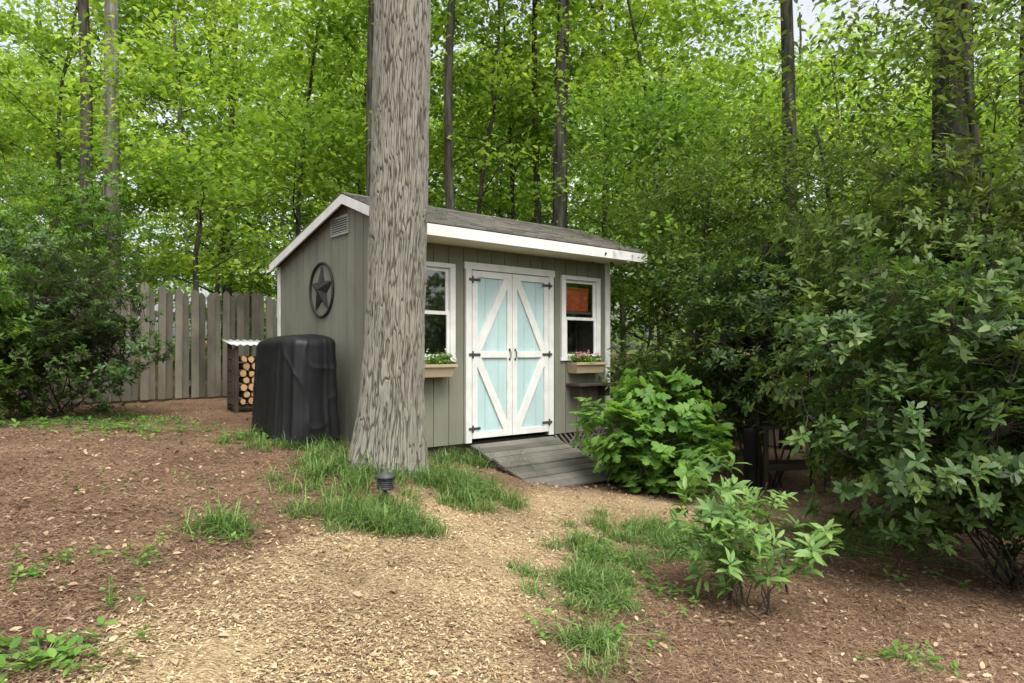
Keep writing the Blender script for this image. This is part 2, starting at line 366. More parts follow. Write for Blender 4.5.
place(tree_template('leafy_tree', 34, 6.0, .06, 1.6, 6.0, 1.8, 16, 120, 70, .105, M['leaf_mid'], M['bark_far'], .2), px(672,11.2), 11.2, 1, 1, 1, 'small airy tree standing just past the right end of the shed', 'tree')
place(tree_template('evergreen_tree', 35, 4.2, .06, .5, 4.1, 1.5, 18, 150, 95, .09, M['leaf_olive'], M['bark_far'], .15, crad=.5, flat=.17, T=T_EL), px(700,9.9), 9.9, 1, 1, 1, 'dark dense evergreen between the shed and the right hand shrubs', 'tree')
place(tree_template('evergreen_tree', 36, 4.8, .06, .5, 4.7, 1.8, 18, 150, 95, .095, M['leaf_olive'], M['bark_far'], .15, crad=.5, flat=.17, T=T_EL), px(838,9.2), 9.2, 2, 1, 1, 'tall olive green evergreen behind the garden bench', 'tree')
place(tree_template('leafy_tree', 37, 7.0, .07, 2.8, 6.9, 2.0, 18, 120, 90, .10, M['leaf_olive'], M['bark_far'], .2, crad=.6, T=T_EL, lt=.6), px(1000,7.4), 7.4, 2, 1, 1, 'leafy tree overhanging the top right corner', 'tree')

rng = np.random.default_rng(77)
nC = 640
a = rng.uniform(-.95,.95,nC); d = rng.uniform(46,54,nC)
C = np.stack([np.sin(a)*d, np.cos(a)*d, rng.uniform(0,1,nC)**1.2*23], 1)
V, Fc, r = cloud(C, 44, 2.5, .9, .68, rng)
tag(mesh_np('distant_woods', V, Fc, M['leaf_far_haze'], None, r), 'mass of far-off green woodland behind all the trees', 'woods', None, 'stuff')
nC = 480
x = rng.uniform(-17,17,nC); y = rng.uniform(13.0,22,nC)
C = np.stack([x, y, gz(x,y)+rng.uniform(.1,2.0,nC)*rng.uniform(.4,1,nC)], 1)
V, Fc, r = cloud(C, 50, .6, .25, .13, rng)
tag(mesh_np('undergrowth', V, Fc, M['leaf_mid'], None, r), 'low green undergrowth covering the woodland floor beyond the fence', 'undergrowth', None, 'stuff')

# ------------------------------------------------------------------ ground
xs = np.concatenate([np.linspace(-260,-12,30)[:-1], np.linspace(-12,-6,40)[:-1], np.linspace(-6,6,330), np.linspace(6,12,40)[1:], np.linspace(12,260,30)[1:]])
ys = np.concatenate([np.linspace(-60,1,24)[:-1], np.linspace(1,10.5,300), np.linspace(10.5,20,40)[1:], np.linspace(20,400,36)[1:]])
X, Y = np.meshgrid(xs, ys); Z = gz(X, Y)
def nz(x, y, s): return noise.noise((x*s, y*s, .37))
near = (np.abs(X) < 6.2) & (Y > .9) & (Y < 10.6)
dz = np.zeros_like(Z); idx = np.argwhere(near)
for i, j in idx:
    dz[i,j] = .022*nz(X[i,j], Y[i,j], 1.7)+.010*nz(X[i,j], Y[i,j], 9)+.006*nz(X[i,j], Y[i,j], 24)
V = np.stack([X, Y, Z+dz], -1).reshape(-1,3)
nx, ny = len(xs), len(ys)
q = (np.arange(ny-1)[:,None]*nx+np.arange(nx-1)[None]).reshape(-1)
tag(mesh_np('ground', V, np.stack([q,q+1,q+nx+1,q+nx],1), M['ground'], None, pathmask(X,Y).reshape(-1), True), 'mulch and pine straw ground with a curving wood chip path', 'ground', None, 'structure')
def scatter(name, n_, L, W, pathlike, mat, label, cat, tilt=.25, seed=1, lift=.012):
    rng = np.random.default_rng(seed)
    y = 1.9*np.exp(rng.uniform(0, math.log(9.5/1.9), n_)); x = rng.uniform(-.95,.95,n_)*y
    pm = pathmask(x, y); u = rng.uniform(0,1,n_)
    keep = (u < pm) if pathlike == 1 else ((u > pm*.95) if pathlike == 0 else (u > pm*.75))
    x, y = x[keep], y[keep]; k = len(x)
    a = rng.uniform(0,2*PI,k)
    D = np.stack([np.cos(a), np.sin(a), rng.normal(0,tilt,k)],1); N = np.stack([rng.normal(0,tilt,k), rng.normal(0,tilt,k), np.ones(k)],1)
    P = np.stack([x, y, gz(x,y)+rng.uniform(.0,1,k)*lift+.006],1)
    T = (np.array([(-.5,-.5*W/L,0),(.5,-.35*W/L,0),(.5,.35*W/L,0),(-.5,.5*W/L,0)]), np.array([(0,1,2,3)]))
    if cat == 'leaf litter': T = T_OVA
    V, Fc = leaves(T, P, D, N, L*rng.uniform(.5,1.5,k))
    tag(mesh_np(name, V, Fc, mat, None, np.repeat(rng.uniform(0,1,k), len(T[0]))), label, cat, None, 'stuff')
scatter('wood_chips', 150000, .018, .007, 1, M['chips'], 'pale tan wood chips covering the curving path', 'wood chips', .24, 1, .011)
scatter('pine_straw', 190000, .058, .0021, 0, M['straw'], 'reddish brown pine straw and shredded mulch beside the path', 'mulch', .14, 2, .016)
scatter('bark_mulch', 60000, .019, .008, 0, M['straw'], 'small brown bark pieces strewn over the mulch beds', 'mulch', .22, 4, .009)
scatter('fallen_leaves', 8500, .036, .02, 2, M['litter'], 'dry brown leaves scattered over the ground', 'leaf litter', .35, 3, .016)

# ------------------------------------------------------------------ big oak
big = empty('oak_tree', (-1.07,5.95,gzf(-1.07,5.95)-.06), label='massive furrowed oak trunk standing in front of the shed corner', cat='tree')
NA = 520
zz = np.concatenate([np.linspace(-.15,4.7,820), np.linspace(4.7,10,60)[1:]])
th = np.arange(NA)/NA*2*PI
Vs = np.zeros((len(zz),NA,3)); Hh = np.zeros((len(zz),NA))
cs_ = [(math.cos(t), math.sin(t)) for t in th]
for i, z in enumerate(zz):
    r0 = .252-.010*min(z,4)/4-.012*max(z-4,0)
    fl = math.exp(-max(z,0)/.45); r0 += .066*fl
    cx = .045*z-.004*z*z
    for j in range(NA):
        c_, s_ = cs_[j]; t = th[j]
        x, y = c_*.26, s_*.26
        w = noise.noise((x*12, y*12, z*5))
        n1 = noise.noise(((x+w*.012)*56, (y+w*.012)*56, z*4.6+w*.8))
        n2 = noise.noise((x*130+5, y*130, z*15+3))
        h = min(abs(n1+.14*n2)/.25, 1.0)
        h2 = min(1.15, (h**.85)*(.84+.30*n2)+.10*w)
        lf = max(0, -c_*.9-s_*.2)
        rr = r0 + fl*(.095*lf+.026*math.sin(5*t+.8)+.016*math.sin(3*t+2)) + .013*h2 - .010 + .006*w
        Vs[i,j] = (cx+c_*rr, s_*rr, z); Hh[i,j] = h2
q = (np.arange(len(zz)-1)[:,None]*NA+np.arange(NA)[None]); q2 = (np.arange(len(zz)-1)[:,None]*NA+((np.arange(NA)+1)%NA)[None])
mesh_np('trunk', Vs.reshape(-1,3), np.stack([q,q2,q2+NA,q+NA],-1).reshape(-1,4), M['bark_big'], big, Hh.reshape(-1), True)
lb = MB(); anc = []
for k in range(12):
    z = 8.3+k*.15; p = Vector((.045*z-.004*z*z,0,z)); az = k*2.4; pts = [p]; d = Vector((math.cos(az),math.sin(az),.7)).normalized()
    for j in range(5):
        d = (d+Vector((random.gauss(0,.15),random.gauss(0,.15),0))).normalized(); pts.append(pts[-1]+d*.65); anc.append(tuple(pts[-1]))
    lb.tube(pts, [.09*(1-.8*j/5) for j in range(6)], 8)
lb.build('limbs', M['bark_far'], big, True)
rng = np.random.default_rng(8); A = np.array(anc); C = A[rng.integers(0,len(A),40)]+rng.normal(0,.5,(40,3))
V, Fc, r = cloud(C, 45, .7, .25, .12, rng); mesh_np('crown', V, Fc, M['leaf_bright'], big, r)

# ------------------------------------------------------------------ shed
U = (.768,.640); SX, SY, SZ = -1.319, 7.039, CAMZ-1.03; RZ = math.atan2(.640,.768)
W, D, TA = 3.39, 2.83, .732
def sw(x, y, z=0):
    return (SX+U[0]*x-U[1]*y, SY+U[1]*x+U[0]*y, SZ+z)
shed = empty('garden_shed', (SX,SY,SZ), RZ, label='grey green garden shed with aqua double doors and a shingled roof', cat='shed')
def topy(t):
    return 2.785-.37*(TA-t) if t < TA else 2.785-.26*(t-TA)
def wall(name, org, dr, nr, L, top, openings, brk=()):
    mb = MB(); pitch = .2; e = [i*pitch for i in range(int(L/pitch)+1)]+[L]
    if L-e[-2] < .03: e.pop(-2)
    be = set(round(v,4) for v in e)
    bp = sorted(set([round(v,4) for v in e+list(brk)]+[round(v,4) for o in openings for v in (o[0],o[1])]))
    def pt(x, out, z): return (org[0]+dr[0]*x+nr[0]*out, org[1]+dr[1]*x+nr[1]*out, z)
    for a, b in zip(bp[:-1], bp[1:]):
        if b-a < .002: continue
        mid = (a+b)/2; segs = [(0, None)]
        for (x0,x1,z0,z1) in openings:
            if x0 < mid < x1: segs = [(0,z0),(z1,None)] if z0 > .01 else [(z1,None)]
        ra = random.random()
        for z0, z1 in segs:
            ga = .006 if a in be else 0; gb = .006 if b in be else 0
            for (i0,i1,o0,o1) in ((a,b,-.05,-.004),(a+ga,b-gb,-.004,.008)):
                ta = top(i0) if z1 is None else z1; tb = top(i1) if z1 is None else z1
                mb.hexa([pt(i0,o1,z0),pt(i1,o1,z0),pt(i1,o0,z0),pt(i0,o0,z0),pt(i0,o1,ta),pt(i1,o1,tb),pt(i1,o0,tb),pt(i0,o0,ta)], ra)
    return mb.build(name, M['siding'], shed)
SF = 2.212
WL = (.20,.835,.965,1.955); WR = (2.55,3.182,.965,1.955); DO = (1.10,2.29,.0,1.965)
wall('wall', (0,0), (1,0), (0,-1), W, lambda x: SF-.003, [WL, WR, DO])
wall('wall', (0,D), (0,-1), (-1,0), D, lambda x: topy(D-x)-.06, [], (D-TA,))
wall('wall', (W,0), (0,1), (1,0), D, lambda x: topy(x)-.06, [], (TA,))
wall('wall', (W,D), (-1,0), (0,1), W, lambda x: topy(D)-.06, [])
mb = MB(); mb.box((.05,.05,-.12),(W-.05,D-.05,.0)); mb.box((.02,.1,-.55),(.14,D-.1,-.12)); mb.box((W-.2,.1,-.55),(W-.08,D-.1,-.12)); mb.box((1.6,.1,-.55),(1.75,D-.1,-.12))
mb.build('floor_frame', M['dark_wood'], shed)
mb = MB(); mb.box((.055,1.3,.0),(W-.055,1.34,2.1)); mb.build('inner_partition', M['inside'], shed)
x0, x1 = -.10, W+.236
EF, EB = -.45, 2.90
def rz_(t): return topy(t)
mb = MB()
for (ta, tb) in ((EF,TA),(TA,EB)):
    mb.hexa([(x0,ta,rz_(ta)-.05),(x1,ta,rz_(ta)-.05),(x1,tb,rz_(tb)-.05),(x0,tb,rz_(tb)-.05),(x0,ta,rz_(ta)-.012),(x1,ta,rz_(ta)-.012),(x1,tb,rz_(tb)-.012),(x0,tb,rz_(tb)-.012)])
roof = mb.build('roof', M['dark_wood'], shed)
mb = MB()
def shingles(ta, tb, sgn):
    n_ = int(abs(tb-ta)/.125); step = (tb-ta)/n_
    for i in range(n_):
        a = ta+i*step-(.025*sgn); b = ta+(i+1)*step+.02*sgn
        x = x0-.02+(i%2)*-.08
        while x < x1+.02:
            w = random.choice([.14,.17,.2,.23]); xa = max(x, x0-.02); xb = min(x+w-.004, x1+.02)
            if xb-xa > .02:
                h = .010+random.random()*.009; r = random.random()
                ya, yb = (a, b)
                za, zb = rz_(min(max(ya,EF),EB)), rz_(yb)
                if i == 0: za = za-.37*(EF-ya)*1 if sgn > 0 else za
                p = [(xa,ya,za-.010),(xb,ya,za-.010),(xb,yb,zb-.012),(xa,yb,zb-.012),(xa,ya,za+h),(xb,ya,za+h),(xb,yb,zb-.004),(xa,yb,zb-.004)]
                if sgn < 0: p = [p[1],p[0],p[3],p[2],p[5],p[4],p[7],p[6]]
                mb.hexa(p, r)
            x += w
shingles(EF, TA, 1); shingles(EB, TA, -1)
xx = x0-.02
while xx < x1:
    e = min(xx+.16, x1+.02); zt = rz_(TA)
    for s, sl in ((-1,.37),(1,.26)):
        q = [(xx,TA,zt+.012),(e,TA,zt+.008),(e,TA+s*.13,zt+.010-.13*sl),(xx,TA+s*.13,zt+.014-.13*sl)]
        mb.hexa([(a,b_,c_-.012) for a,b_,c_ in q]+q)
    xx += .15
mb.build('shingles', M['shingle'], roof)
mb = MB(); mb.box((x0-.02,EF-.025,SF-.010),(x1+.02,EF,2.318)); mb.build('fascia', M['white'], shed, bevel=.003)
mb = MB(); mb.box((x0,EF,SF),(x1,.02,SF+.013)); mb.build('soffit', M['cream'], shed)
for xa, xb in ((x0-.022, x0),(x1, x1+.022)):
    mb = MB()
    for ta, tb in ((EF,TA),(TA,EB)):
        mb.hexa([(xa,ta,rz_(ta)-.12),(xb,ta,rz_(ta)-.12),(xb,tb,rz_(tb)-.12),(xa,tb,rz_(tb)-.12),(xa,ta,rz_(ta)-.014),(xb,ta,rz_(ta)-.014),(xb,tb,rz_(tb)-.014),(xa,tb,rz_(tb)-.014)])
    mb.build('rake_board', M['white'], shed, bevel=.002)
for xa, xb in ((x0+.001,x0+.02),(x1-.02,x1-.001)):
    z_ = SF+.014
    mb = MB(); mb.hexa([(xa,EF,z_),(xb,EF,z_),(xb,0,z_),(xa,0,z_),(xa,EF,rz_(EF)-.055),(xb,EF,rz_(EF)-.055),(xb,0,rz_(0)-.055),(xa,0,rz_(0)-.055)]); mb.build('eave_return', M['siding'], shed)
mb = MB()
mb.box((-.03,-.028,.0),(.045,-.009,SF-.004)); mb.box((-.03,-.009,.0),(-.009,.06,SF-.004)); mb.build('corner_trim', M['white'], shed, bevel=.002)
mb = MB(); mb.box((W-.06,-.028,0),(W+.03,-.009,SF-.004)); mb.box((W+.009,-.009,0),(W+.03,.06,SF-.004)); mb.build('corner_trim', M['white'], shed, bevel=.002)
for s in (0,1):
    mb = MB(); xa = -.032 if s == 0 else W+.01
    mb.box((xa,D-.06,0),(xa+.022,D+.012,rz_(D)-.07)); mb.build('corner_trim', M['white'], shed, bevel=.002)
mb = MB(); fr = [(.766,2.37),(1.199,2.37),(1.199,2.56),(.766,2.56)]
for (ya,za),(yb,zb) in ((fr[0],fr[1]),(fr[3],fr[2])): mb.box((-.03,ya,za-.012),(-.009,yb,za+.012))
for yv in (.766,1.187): mb.box((-.03,yv,2.382),(-.009,yv+.012,2.548))
v = mb.build('gable_vent', M['vent'], shed)
mb = MB()
for i in range(6):
    z = 2.39+i*.026; mb.hexa([(-.03,.779,z),(-.028,.779,z),(-.028,1.186,z),(-.03,1.186,z)][::-1]+[(-.014,.779,z+.02),(-.011,.779,z+.02),(-.011,1.186,z+.02),(-.014,1.186,z+.02)][::-1])
mb.build('louvre', M['vent'], v)
mb = MB()
mb.box((1.02,-.034,0),(1.10,-.009,1.965)); mb.box((2.29,-.034,0),(2.37,-.009,1.965)); mb.box((1.00,-.036,1.965),(2.39,-.009,2.045))
mb.build('door_frame', M['white'], shed, bevel=.002)
for k, (a, b) in enumerate(((1.106,1.692),(1.698,2.284))):
    mb = MB(); nb = 3
    for i in range(nb):
        xa = a+.005+(b-a-.01)*i/nb; xb = a+.005+(b-a-.01)*(i+1)/nb; mb.box((xa+.002,-.012,.045),(xb-.002,.015,1.955))
    mb.box((a+.005,.0151,.045),(b-.005,.02,1.955))
    dr = mb.build('door', M['aqua'], shed)
    mb = MB(); w = .074; y0, y1 = -.034, -.013; mid = 1.0
    mb.box((a,y0,.045),(a+w,y1,1.955)); mb.box((b-w,y0,.045),(b,y1,1.955))
    for z in (.045, mid-w/2, 1.955-w): mb.box((a+w,y0,z),(b-w,y1,z+w))
    ox, ix = (a+w, b-w) if k == 0 else (b-w, a+w)
    sg = 1 if ix > ox else -1
    for (zo, zi) in ((mid+w/2, 1.955-w),(mid-w/2,.045+w)):
        s2 = 1 if zi > zo else -1; cw = .052
        q = [(ox,zo),(ox+sg*cw,zo),(ix,zi-s2*cw*1.9),(ix,zi),(ix-sg*cw,zi),(ox,zo+s2*cw*1.9)]
        mb.add([(x_,y0+.001,z_) for x_, z_ in q]+[(x_,y1,z_) for x_, z_ in q], [tuple(range(6)),tuple(range(11,5,-1))]+[(i,(i+1)%6,(i+1)%6+6,i+6) for i in range(6)])
    mb.build('door_trim', M['white'], dr, bevel=.002)
    for z in (.16, 1.0, 1.85):
        mb = MB(); s = 1 if k == 0 else -1; e = a if k == 0 else b
        mb.box((min(e-s*.05,e+s*.11),-.042,z-.015),(max(e-s*.05,e+s*.11),-.0365,z+.015)); mb.box((e-.010,-.05,z-.04),(e+.010,-.0425,z+.04))
        mb.build('hinge', M['iron'], dr)
    hx = b-.04 if k == 0 else a+.04
    mb = MB(); mb.tube([(hx,-.034,.95),(hx,-.06,.965),(hx,-.06,1.035),(hx,-.034,1.05)], .006, 6); mb.box((hx-.013,-.038,.93),(hx+.013,-.0345,.96)); mb.box((hx-.013,-.038,1.04),(hx+.013,-.0345,1.07))
    mb.build('handle', M['iron'], dr)
for (a,b,c0,c1) in (WL, WR):
    mb = MB()
    for (xa,xb,za,zb) in ((a-.04,a+.03,c0,c1),(b-.03,b+.04,c0,c1),(a-.04,b+.04,c1,c1+.05),(a-.05,b+.05,c0-.045,c0)):
        mb.box((xa,-.036,za),(xb,.02,zb))
    wn = mb.build('window', M['white'], shed, bevel=.002)
    md = (c0+c1)/2
    for (za,zb,yo) in ((c0,md+.018,-.018),(md-.018,c1,.002)):
        mb = MB(); f_ = .038; xa, xb = a+.03, b-.03
        mb.box((xa,yo,za),(xa+f_,yo+.018,zb)); mb.box((xb-f_,yo,za),(xb,yo+.018,zb)); mb.box((xa+f_,yo,za),(xb-f_,yo+.018,za+f_)); mb.box((xa+f_,yo,zb-f_),(xb-f_,yo+.018,zb))
        mb.build('sash', M['white'], wn)
    mb = MB()
    for (za, zb, yo) in ((c0+.038,md-.02,-.009),(md+.02,c1-.038,.011)): mb.add([(a+.068,yo,za),(b-.068,yo,za),(b-.068,yo,zb),(a+.068,yo,zb)], [(0,1,2,3)])
    mb.build('pane', M['glass'], wn)
def planter(cx):
    mb = MB(); a, b, c0, c1 = cx-.27, cx+.27, .76, .895
    mb.hexa([(a+.03,-.17,c0),(b-.03,-.17,c0),(b-.03,-.01,c0),(a+.03,-.01,c0),(a,-.20,c1),(b,-.20,c1),(b,-.01,c1),(a,-.01,c1)])
    mb.box((a-.012,-.212,c1-.03),(b+.012,-.2,c1+.004))
    mb.build('window_box', M['box_wood'], shed, bevel=.003)
planter(.50); planter(2.88)
mb = MB(); mb.box((2.60,-.26,.60),(3.28,-.012,.63)); mb.box((2.68,-.2,.46),(2.71,-.012,.5999)); mb.box((3.19,-.2,.46),(3.22,-.012,.5999)); mb.build('wall_shelf', M['dark_wood'], shed)
mb = MB()
for s in (-1,1):
    x = 2.42
    while x < W-.02:
        xa, xb = (x, x+.40) if s > 0 else (x+.40, x)
        za, zb = -.40, -.005
        if max(xa,xb) > W+.02:
            fr_ = (W+.02-x)/.40
            if s > 0: xb = x+.40*fr_; zb = za+.395*fr_
            else: xa = x+.40*fr_; za = zb-.395*fr_
        yy = -.004 if s > 0 else .004
        mb.bar((xa,yy,za),(xb,yy,zb),.006,.03)
        x += .085
mb.build('lattice_skirt', M['old_wood'], shed)
mb = MB(); mb.box((.05,.03,-.4),(1.0,.05,-.002)); mb.build('skirt_board', M['dark_wood'], shed)

star = empty('wall_star', sw(-.012,1.47,1.77), RZ, label='round dark metal star ornament hanging on the shed gable wall', cat='ornament')
mb = MB(); n_ = 48
ring = [(-.012,.32*math.cos(2*PI*i/n_),.32*math.sin(2*PI*i/n_)) for i in range(n_+1)]
mb.tube(ring, .015, 8, False)
mb.build('ring', M['rust'], star, True)
mb = MB(); vs = [(-.07,0,0)]
for i in range(10):
    r = .30 if i%2 == 0 else .125; t = PI/2+i*PI/5; vs.append((-.008,r*math.cos(t),r*math.sin(t)))
mb.add(vs, [(0,i+1,(i+1)%10+1) for i in range(10)]+[tuple(range(10,0,-1))]); mb.build('star', M['rust'], star)

mb = MB()
mb.hexa([(2.60,.09,1.56),(3.11,.09,1.56),(3.11,.40,1.56),(2.60,.40,1.56),(2.59,.08,1.84),(3.12,.08,1.84),(3.12,.41,1.84),(2.59,.41,1.84)]); mb.box((2.585,.07,1.8405),(3.125,.42,1.87))
o = mb.build('storage_bin', M['orange'], None, bevel=.01); o.location = (SX,SY,SZ); o.rotation_euler = (0,0,RZ)
tag(o, 'orange storage bin seen through the right window of the shed', 'bin')
mb = MB(); mb.box((2.45,.06,1.525),(3.3,.5,1.559)); mb.box((2.45,.45,0.001),(2.49,.49,1.525)); mb.box((3.25,.45,0.001),(3.29,.49,1.525)); mb.box((2.45,.06,0.001),(2.49,.1,1.525)); mb.box((3.25,.06,0.001),(3.29,.1,1.525)); mb.box((2.49,.1,1.0),(3.25,.45,1.03))
o = mb.build('storage_shelf', M['inside'], None); o.location = (SX,SY,SZ); o.rotation_euler = (0,0,RZ)
tag(o, 'dark wooden shelf inside the shed behind the right window', 'shelf')

rp = empty('access_ramp', sw(0,0,0), RZ, label='weathered grey plank ramp leading up to the aqua doors', cat='ramp')
L = 1.16; z_end = -.345
mb = MB(); npl = 9
for i in range(npl):
    t0 = i/npl; t1 = (i+1)/npl-.014
    ya, yb = -.045-L*t0, -.045-L*t1; za, zb = -.01+(z_end+.01)*t0, -.01+(z_end+.01)*t1; j = random.uniform(-.02,.02); dj = random.uniform(-.006,.006)
    mb.hexa([(1.07+j,yb,zb-.035),(2.34+j,yb,zb-.035),(2.34+j,ya,za-.035),(1.07+j,ya,za-.035),(1.07+j,yb,zb+dj),(2.34+j,yb,zb+dj),(2.34+j,ya,za+dj),(1.07+j,ya,za+dj)])
mb.build('planks', M['ramp_wood'], rp, bevel=.004)
for x in (1.09, 1.70, 2.27):
    mb = MB(); ya, yb = -.06, -.045-L+.05
    mb.hexa([(x,yb,-.5),(x+.04,yb,-.5),(x+.04,ya,-.5),(x,ya,-.5),(x,yb,z_end-.03),(x+.04,yb,z_end-.03),(x+.04,ya,-.05),(x,ya,-.05)]); mb.build('stringer', M['dark_wood'], rp)

def boxplant(cx, nfl, fm, label, seed):
    rng = np.random.default_rng(seed)
    root = empty('flowering_plant', sw(cx,-.1,.9), RZ, label=label, cat='flowers')
    C = np.stack([rng.uniform(-.23,.23,26), rng.uniform(-.06,.06,26), rng.uniform(0,.09,26)],1)
    V, Fc, r = cloud(C, 22, .05, .04, .042, rng, T_OVA); mesh_np('foliage', V, Fc, M['leaf_mid'], root, r)
    C = np.stack([rng.uniform(-.23,.23,nfl), rng.uniform(-.08,.05,nfl), rng.uniform(.07,.15,nfl)],1)
    V, Fc, r = whorls(C, np.tile([0,-.4,1.],(nfl,1)), 6, .028, rng, T_OVA, 1.2); mesh_np('blossom', V, Fc, fm, root, r)
boxplant(2.88, 26, M['flower'], 'pink flowers filling the window box under the right window', 3)
boxplant(.50, 9, M['white_flower'], 'leafy plant with white blooms in the left window box', 4)

# ------------------------------------------------------------------ covered grill
gx, gy = -2.42, 7.6
gr = empty('covered_grill', (gx,gy,gzf(gx,gy)), RZ, label='barbecue grill under a black vinyl cover beside the shed wall', cat='grill')
NA, NR = 320, 200; Vs = np.zeros((NR+1,NA,3)); Ht = 1.15
for i in range(NR+1):
    u = i/NR
    for j in range(NA):
        t = 2*PI*j/NA; c_, s_ = math.cos(t), math.sin(t)
        e = .5
        sx = math.copysign(abs(c_)**e, c_); sy = math.copysign(abs(s_)**e, s_)
        if u < .75:
            q = u/.75; z = .02+(Ht-.17)*q; k = 1.0+.06*(1-q)
        else:
            q = (u-.75)/.25; an = q*PI/2; k = math.cos(an)**.55 if q < 1 else 0; z = Ht-.15+.15*math.sin(an)**.75-.012*q
        X_ = sx*.30*k; Y_ = sy*.60*k
        ax_, ay_ = sx*.30, sy*.60
        f1 = noise.noise((ax_*9+2, ay_*8+.25*z, z*.5))
        f4 = noise.noise((ax_*20+7, ay_*18+.6*z, z*.8))
        f3 = noise.noise((ax_*2.5+1, ay_*3+z*1.5, z*1.6))
        cr1 = (1-min(abs(noise.noise((ax_*3, ay_*2.6-z*1.8, z*1.3+4)))*5,1))**2
        lowk = (.25+1.0*(1-u))
        amp = max(0, min(1, (1-u)*4))
        f2 = (.038*f1*lowk + .018*f4*lowk + .026*f3 + .010*cr1)*amp
        nn = Vector((sx, sy*.6, 0)); nn = nn.normalized() if nn.length > 0 else nn
        zt = (.02*noise.noise((Y_*4,X_*4,0))-.02*(Y_/.6)) if u > .6 else 0
        Vs[i,j] = (X_+nn.x*f2, Y_+nn.y*f2, z+zt*min(1,max(0,(u-.6)*5))+(.02*math.sin(t*9)*(1-u*12) if u < .08 else 0))
q = (np.arange(NR)[:,None]*NA+np.arange(NA)[None]); q2 = (np.arange(NR)[:,None]*NA+((np.arange(NA)+1)%NA)[None])
mesh_np('cover', Vs.reshape(-1,3), np.stack([q,q2,q2+NA,q+NA],-1).reshape(-1,4), M['cover'], gr, np.zeros(Vs.shape[0]*NA), True)
for sx in (-.2,.2):
    for sy in (-.48,.48):
        mb = MB(); mb.tube([(sx,sy,-.03),(sx,sy,.12)], .02, 8); mb.build('leg', M['iron'], gr)

# ------------------------------------------------------------------ firewood rack
fx, fy = -3.50, 9.5; frz = .72
fk = empty('firewood_rack', (fx,fy,gzf(fx,fy)), frz, label='small firewood rack with a pale corrugated roof by the fence', cat='rack')
mb = MB(); Lr = .80
for y in (-.13,.13):
    for x in (-Lr/2, Lr/2-.05): mb.box((x,y-.02,-.05),(x+.05,y+.02,.90+(.05 if y > 0 else 0)))
mb.box((-Lr/2,-.11,.08),(Lr/2,.11,.11)); mb.build('frame', M['dark_wood'], fk)
mb = MB()
for i in range(5): mb.box((-Lr/2-.012,-.11,.13+i*.15),(-Lr/2-.002,.11,.27+i*.15))
mb.build('side_slats', M['dark_wood'], fk)
mb = MB(); n_ = 60; vs = []; fs = []
for i in range(n_+1):
    x = -Lr/2-.06+(Lr+.12)*i/n_; w = .010*math.sin(i*1.05)
    vs += [(x,-.20,.92+w),(x,.18,.99+w),(x,.18,.996+w),(x,-.20,.926+w)]
for i in range(n_):
    a = i*4
    for k in range(4): fs.append((a+k,a+(k+1)%4,a+4+(k+1)%4,a+4+k))
mb.add(vs, fs); mb.build('roof', M['rack_roof'], fk, True)
for row in range(7):
    for c_ in range(6):
        r = random.uniform(.042,.052); x = -Lr/2+.11+c_*.108+(row%2)*.045; z = .165+row*.094
        if x > Lr/2-.08: continue
        mb = MB(); k = 9; ph = random.random()*6; sp = random.random() < .5
        ang = [2*PI*i/k for i in range(k)]
        rr = [r*random.uniform(.88,1.06)*(1 if not sp else (1 if math.cos(a-ph) > -.2 else .62)) for a in ang]
        y0, y1 = -.165+random.uniform(-.02,.02), .10
        vs = [(rr[i]*math.cos(ang[i]), y0, rr[i]*math.sin(ang[i])) for i in range(k)]+[(rr[i]*math.cos(ang[i]), y1, rr[i]*math.sin(ang[i])) for i in range(k)]
        mb.add(vs, [(i,(i+1)%k,(i+1)%k+k,i+k) for i in range(k)]+[tuple(range(2*k-1,k-1,-1)), tuple(range(k))])
        cz, sz = math.cos(frz), math.sin(frz)
        o = mb.build('log', M['log_bark'], None, loc=(fx+cz*x, fy+sz*x, gzf(fx,fy)+z)); o.rotation_euler = (0,0,frz)
        o.data.materials.append(M['log_end']); o.data.polygons[k].material_index = 1; o.data.polygons[k+1].material_index = 1
        tag(o, 'split log in the stack filling the firewood rack', 'log', 'logs stacked in the firewood rack')

# ------------------------------------------------------------------ fences
def fence(name, a, b, h, label, step, bw, alt=True, mat='old_wood'):
    a = Vector(a); b = Vector(b); L = (b-a).length; d = (b-a)/L; rz = math.atan2(d.y,d.x)
    z0 = gzf(a.x,a.y); root = empty(name, (a.x,a.y,z0), rz, label=label, cat='fence')
    def g(x): p = a+d*x; return gzf(p.x,p.y)-z0
    bd = MB(); x = 0; i = 0
    while x < L:
        back = alt and i%2
        w = bw*random.uniform(.9,1.08)*(1.0 if not back else .95); y = .03 if back else -.025
        hh = h*random.uniform(.96,1.02)-(.02 if back else 0)
        zb = g(x)+.03; lean = random.uniform(-.012,.012); zt = zb+hh; c = .032
        pf_ = [(x,zb),(x+w,zb),(x+w+lean,zt-c*1.6),(x+w-c+lean,zt-.008),(x+w/2+lean,zt+.006),(x+c+lean,zt-.008),(x+lean,zt-c*1.6)]
        N = len(pf_)
        bd.add([(q[0],y-.011,q[1]) for q in pf_]+[(q[0],y+.011,q[1]) for q in pf_], [tuple(range(N)),tuple(range(2*N-1,N-1,-1))]+[((k+1)%N,k,k+N,(k+1)%N+N) for k in range(N)])
        x += step; i += 1
    bd.build('boards', M[mat], root)
    for z in (.35, h-.30):
        mb = MB(); mb.bar((0,.072,g(0)+z),(L,.072,g(L)+z),.05,.09); mb.build('rail', M[mat], root)
    x = .0
    while x < L+.1:
        mb = MB(); z = g(x); mb.box((x-.05,.10,z-.3),(x+.05,.19,z+h+.02)); mb.build('post', M[mat], root); x += 2.4
    return root
